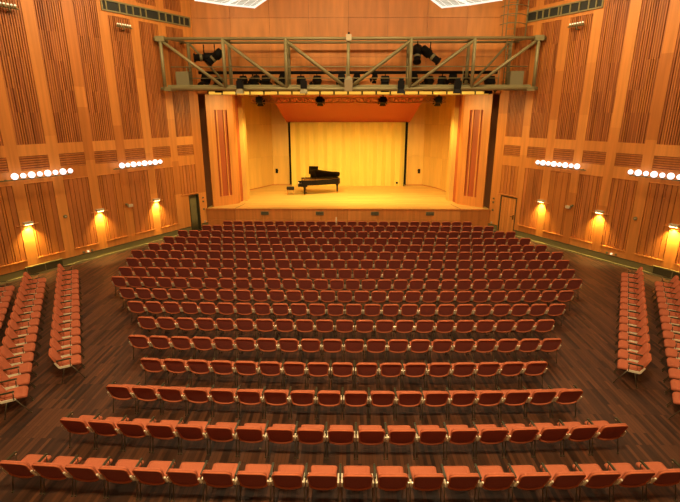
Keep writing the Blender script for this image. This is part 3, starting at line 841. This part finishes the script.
for side, nm in ((-1,'left'),(1,'right')):
    for k, u in enumerate((1.40, 4.52, 7.64)):
        o = empty('wall_sconce', W(side, u, 2.2, 0)); b0 = o.location
        tag(o, 'lit downlight sconce low on the %s wall, %s' % (nm, ['nearest the camera','the middle of three','nearest the stage'][k]), 'wall lamp', 'sconces on the side walls')
        s = MB().m(CREAM)
        pts = [W(side,u-.16,z,oo)-b0 for z in (2.17,2.27) for oo in (0,)]
        s.hexa([W(side,a,z,oo)-b0 for z in (2.17,2.27) for (a,oo) in ((u-.17,.0),(u+.17,.0),(u+.17,.17),(u-.17,.17))]); s.build('housing', o)
        s = MB().m(W_B); s.hexa([W(side,a,z,oo)-b0 for z in (2.13,2.155) for (a,oo) in ((u-.42,.0),(u+.42,.0),(u+.42,.07),(u-.42,.07))]); s.build('shelf', o)
        s = MB().m(SCON); s.hexa([W(side,a,z,oo)-b0 for z in (2.156,2.17) for (a,oo) in ((u-.14,.075),(u+.14,.075),(u+.14,.16),(u-.14,.16))]); s.build('diffuser', o)
        spot('sconce_light', W(side,u,2.145,.15), (W(side,u,1.2,-.03)-W(side,u,2.15,.16)), 330, 100, .9, (1,.66,.16), .04)
        q = o
    # plain cream signal box, thermostat, switches, low marker light, duct box
    for (u, z, nme, lab, cat, sz) in ((6.15,2.15,'signal_box','small cream box between slatted panels on the %s wall' % nm,'box',(.16,.10,.10)),
                                (2.95,2.20,'thermostat','small round dark thermostat on the flat panel of the %s wall' % nm,'thermostat',(.06,.06,.05))):
        o = empty(nme, W(side,u,z,0)); tag(o, lab, cat); b0 = o.location
        s = MB().m(CREAM if nme == 'signal_box' else STEEL_D)
        if nme == 'signal_box':
            s.hexa([W(side,a,zz,oo)-b0 for zz in (z-.06,z+.07) for (a,oo) in ((u-.14,0),(u+.10,0),(u+.10,.10),(u-.14,.10))])
            s.build('case', o)
            s = MB().m(STEEL_D); s.tube([W(side,u-.22,z+.10,.0)-b0, W(side,u-.22,z+.10,.16)-b0],.05,8); s.build('sensor', o)
        else:
            s.tube([b0-b0, W(side,u,z,.06)-b0],.075,14); s.build('dial', o)
            s = MB().m(CREAM); s.tube([W(side,u,z,.055)-b0, W(side,u,z,.07)-b0],.03,10); s.build('knob', o)
    o = empty('marker_light', W(side,3.70,.42,0)); b0 = o.location
    tag(o, 'low marker light with two dark sensors above the skirting of the %s wall' % nm, 'lamp')
    s = MB().m(LAMPS); s.tube([W(side,3.70,.42,.0)-b0, W(side,3.70,.42,.06)-b0],.042,10); s.build('lamp', o)
    for du_ in (-.2,.2):
        s = MB().m(STEEL_D); s.tube([W(side,3.70+du_,.42,.0)-b0, W(side,3.70+du_,.42,.05)-b0],.05,10); s.build('sensor', o)
    ua, ub = (1.0, 2.45) if side < 0 else (.35, 1.83)
    o = empty('duct_box', W(side,(ua+ub)/2,0,.13)); b0 = o.location; tag(o, 'dark olive duct box built along the skirting of the %s wall' % nm, 'vent box')
    s = MB().m(DADO_D); wb = [W(side,a,z,oo)-b0 for z in (.09,.40) for (a,oo) in ((ua,.05),(ub,.05),(ub,.12),(ua,.12))]; s.hexa(wb)
    s.m(DADO); s.hexa([W(side,a,z,oo)-b0 for z in (.38,.42) for (a,oo) in ((ua-.03,.05),(ub+.03,.05),(ub+.03,.15),(ua-.03,.15))])
    for a in (ua-.03, (ua+ub)/2-.02, ub-.01): s.hexa([W(side,q,z,oo)-b0 for z in (.09,.39) for (q,oo) in ((a,.05),(a+.04,.05),(a+.04,.135),(a,.135))])
    s.build('body', o)
    for j, z in enumerate((1.84,1.62,1.17,.42)):
        o = empty('wall_switch', W(side,10.85,z,0)); b0 = o.location
        tag(o, 'small dark switch on the %s wall end beside the stage, %s' % (nm, ['topmost','second from top','third from top','lowest and paler'][j]), 'switch', 'switches beside the stage')
        s = MB().m(STEEL_D if j < 3 else CREAM); s.hexa([W(side,a,zz,oo)-b0 for zz in (z-.05,z+.05) for (a,oo) in ((10.80,0),(10.90,0),(10.90,.04),(10.80,.04))]); s.build('plate', o)
        s = MB().m(BLACK if j < 3 else STEEL_D); s.tube([W(side,10.85,z,.04)-b0, W(side,10.85,z,.06)-b0],.022,8); s.build('button', o)
# wing sockets, floor post, wall socket at the back of the stage, paper scraps
s = MB().m(BLACK); s.box(3.70,3.84,35.36,35.42,1.36,1.50)
tag(remesh_origin(s.build('wall_socket'), (3.77,35.40,1.43)), 'tiny dark socket low on the right of the pleated stage wall', 'socket')
o = empty('post', (-.66,26.28,0)); tag(o, 'thin cream post standing against the middle of the stage front', 'post')
s = MB().m(CREAM); s.tube([(0,0,0),(0,0,.72)],.035,8); s.build('shaft', o)
s = MB().m(CREAM); s.box(-.12,.12,-.12,.12,0,.03); s.build('base', o)
for k, (x, y, lb) in enumerate(((-5.75,8.45,'left of the nearest rows'),(5.55,8.55,'right of the nearest rows'),(-1.75,7.75,'behind the second nearest row'))):
    s = MB().m(CREAM); s.hexa([(-.025,-.02,0),(.03,-.015,0),(.02,.025,0),(-.02,.02,0),(-.02,-.015,.012),(.02,-.012,.02),(.012,.02,.012),(-.015,.015,.018)])
    oo = s.build('paper_scrap'); oo.location = (x, y, 0); tag(oo, 'tiny pale paper scrap on the dark floor '+lb, 'litter', 'paper scraps on the floor')

# ------------------------------------------------------------------ ceiling luminaires
def luminaire(cx, cy, rz, label, on=1.0, z=11.1, w=1.38, d=2.5):
    o = empty('ceiling_luminaire', (cx, cy, z), rz); tag(o, label, 'ceiling light', 'louvred ceiling luminaires')
    s = MB().m(LOUV)
    for a in ((-w/2,-w/2+.05,-d/2,d/2),(w/2-.05,w/2,-d/2,d/2),(-w/2,w/2,-d/2,-d/2+.05),(-w/2,w/2,d/2-.05,d/2)): s.box(a[0],a[1],a[2],a[3],0,.09)
    s.m(STEEL_D); s.box(-w/2,w/2,-d/2,d/2,.09,.13); s.build('frame', o)
    s = MB().m(LOUV)
    for k in range(1,4): x = -w/2+w*k/4; s.box(x-.012,x+.012,-d/2+.05,d/2-.05,.01,.018)
    for k in range(1,9): y = -d/2+d*k/9; s.box(-w/2+.05,w/2-.05,y-.012,y+.012,.01,.018)
    s.build('louvre', o)
    s = MB().m(DIFF); s.box(-w/2+.05,w/2-.05,-d/2+.05,d/2-.05,.07,.085); s.build('diffuser', o)
    for (x, y) in ((-w/2+.1,-d/2+.2),(w/2-.1,-d/2+.2),(-w/2+.1,d/2-.2),(w/2-.1,d/2-.2)):
        s = MB().m(STEEL_D); s.tube([(x,y,.13),(x,y,CEIL-z)],.012,6); s.build('hanger', o)
LUM = 520
def lum_at(fx0, fy0, fx1, fy1, label, on=1.0, z=11.1, d=2.5):
    a = Vector((fx0,fy0)); b = Vector((fx1,fy1)); dv_ = (b-a); w = dv_.length; dv_.normalize(); nn = Vector((dv_.y,-dv_.x))
    if nn.y > 0: nn = -nn
    c_ = (a+b)/2 + nn*d/2
    luminaire(c_.x, c_.y, math.atan2(dv_.y, dv_.x), label, on, z, w-.03, d)
for sg, nm in ((-1,'left'),(1,'right')):
    lum_at(*( (-6.55,21.64,-5.43,22.55) if sg < 0 else (5.36,22.72,6.52,21.78)), 'bright louvred ceiling light of the %s pair, the outer one' % nm)
    lum_at(*( (-5.42,22.55,-4.25,23.15) if sg < 0 else (4.22,23.27,5.35,22.72)), 'bright louvred ceiling light of the %s pair, the inner one' % nm)
def added_panel(x, y, power, label, w=2.4, d=1.2):  # unseen panel lights, added to bring up the hall brightness
    o = empty('added_ceiling_panel', (x, y, CEIL)); tag(o, label, 'ceiling light', 'added panel lights recessed in the hall ceiling')
    s = MB().m(STEEL_D)
    for a in ((-w/2-.06,-w/2,-d/2-.06,d/2+.06),(w/2,w/2+.06,-d/2-.06,d/2+.06),(-w/2,w/2,-d/2-.06,-d/2),(-w/2,w/2,d/2,d/2+.06)): s.box(a[0],a[1],a[2],a[3],-.06,0)
    s.build('frame', o)
    l = bpy.data.lights.new('added_panel_light', 'AREA'); l.shape = 'RECTANGLE'; l.size = w; l.size_y = d
    l.energy = power; l.color = (1,.72,.38)
    lo = bpy.data.objects.new('added_panel_light', l); COL.objects.link(lo); lo.location = (x, y, CEIL-.05)
def downlight(x, y, power, label):  # unseen downlights, added to light seats and floor from overhead
    o = empty('added_downlight', (x, y, CEIL)); tag(o, label, 'ceiling light', 'added round downlights in the hall ceiling')
    s = MB().m(STEEL_D); s.lathe([(.22,-.02),(.30,-.02),(.30,-.05),(.22,-.05)], Matrix(), 20); s.build('ring', o)
    l = bpy.data.lights.new('added_downlight_beam', 'AREA'); l.shape = 'DISK'; l.size = .44
    l.energy = power; l.color = (1,.72,.40); l.spread = R(95)
    lo = bpy.data.objects.new('added_downlight_beam', l); COL.objects.link(lo); lo.location = (x, y, CEIL-.05)
for j, y in enumerate((7.0, 12.0, 17.0, 22.0)):
    for x, pos in ((-8.0,'left'),(-2.6,'left of centre'),(2.6,'right of centre'),(8.0,'right')):
        downlight(x, y, 150 if abs(x) < 3 else (40, 120, 45, 20)[j], 'added round downlight %s in the %s ceiling row from the rear' % (pos, ORD[j]))
added_panel(0, 2.5, 1600, 'added panel light set in the ceiling over the rear of the hall')
for x, pos in ((-3.6,'left'),(3.6,'right')):
    added_panel(x, 17.5, 200, 'added panel light set in the ceiling over the front rows, '+pos)

def added_wash(a, b, target, power, label):  # unseen troughs, added to brighten the side walls and header
    """long trough light added under the ceiling to brighten a wall"""
    a = Vector(a); b = Vector(b); c_ = (a+b)/2; d_ = (Vector(target)-c_).normalized(); x_ = (b-a).normalized()
    z_ = -d_; y_ = z_.cross(x_).normalized(); x_ = y_.cross(z_).normalized()
    M = Matrix((x_, y_, z_)).transposed().to_4x4(); ln = (b-a).length
    o = empty('added_wall_washer', c_); tag(o, label, 'ceiling light', 'added trough lights under the hall ceiling')
    s = MB().m(STEEL_D); s.box(-ln/2,ln/2,-.22,.22,.06,.12,M); s.box(-ln/2,ln/2,-.22,-.19,-.04,.12,M); s.box(-ln/2,ln/2,.19,.22,-.04,.12,M); s.build('trough', o)
    for t in (-.4, 0, .4):
        q = x_*ln*t + z_*.12; s = MB().m(STEEL_D); s.tube([q, Vector((q.x,q.y,CEIL-c_.z))],.02,6); s.build('hanger', o)
    l = bpy.data.lights.new('added_wash_light', 'AREA'); l.shape = 'RECTANGLE'; l.size = ln; l.size_y = .34; l.energy = power; l.color = (1,.72,.38)
    lo = bpy.data.objects.new('added_wash_light', l); COL.objects.link(lo); lo.matrix_world = Matrix.Translation(c_) @ M
for side, nm in ((-1,'left'),(1,'right')):
    added_wash(W(side,-1.5,12.6,3.8), W(side,9.0,12.6,3.8), W(side,3.75,3.5,0), 350, 'added long trough light under the ceiling along the %s wall' % nm)
added_wash((-5.5,19.2,12.6), (5.5,19.2,12.6), (0,HY,9.3), 330, 'added long trough light under the ceiling facing the front wall')

# ------------------------------------------------------------------ stage and hall light
WARM = (1,.72,.24)
for x, pw in ((-5.1,650),(-1.62,1350),(2.0,1350),(5.17,650)):
    spot('stage_light', (x,28.0,6.75), ((-.05 if pw > 500 else .15)*x,3.7,-5.4), pw, 112, .8, WARM, .15)
for x in (-6.6,6.6):
    spot('wing_light', (x*.55,25.9,7.4), (x*.6,1.2,-3.2), 560, 100, .9, WARM, .12)
wd = bpy.data.worlds.new('world'); scene.world = wd; wd.use_nodes = True
wd.node_tree.nodes['Background'].inputs['Color'].default_value = (.02,.012,.006,1)
wd.node_tree.nodes['Background'].inputs['Strength'].default_value = .5

# ------------------------------------------------------------------ camera
cam = bpy.data.cameras.new('camera'); co = bpy.data.objects.new('camera', cam); COL.objects.link(co)
cam.sensor_fit = 'HORIZONTAL'; cam.sensor_width = 36; cam.lens = 460/680*36
co.location = (0, 0, 6.5); co.rotation_euler = (R(90-16.6), 0, math.atan(8*math.cos(R(16.6))/460))
cam.clip_end = 200
scene.camera = co
vs_ = scene.view_settings
vs_.view_transform = 'Standard'; vs_.look = 'None'; vs_.exposure = 0.6; vs_.gamma = 1; vs_.use_curve_mapping = False
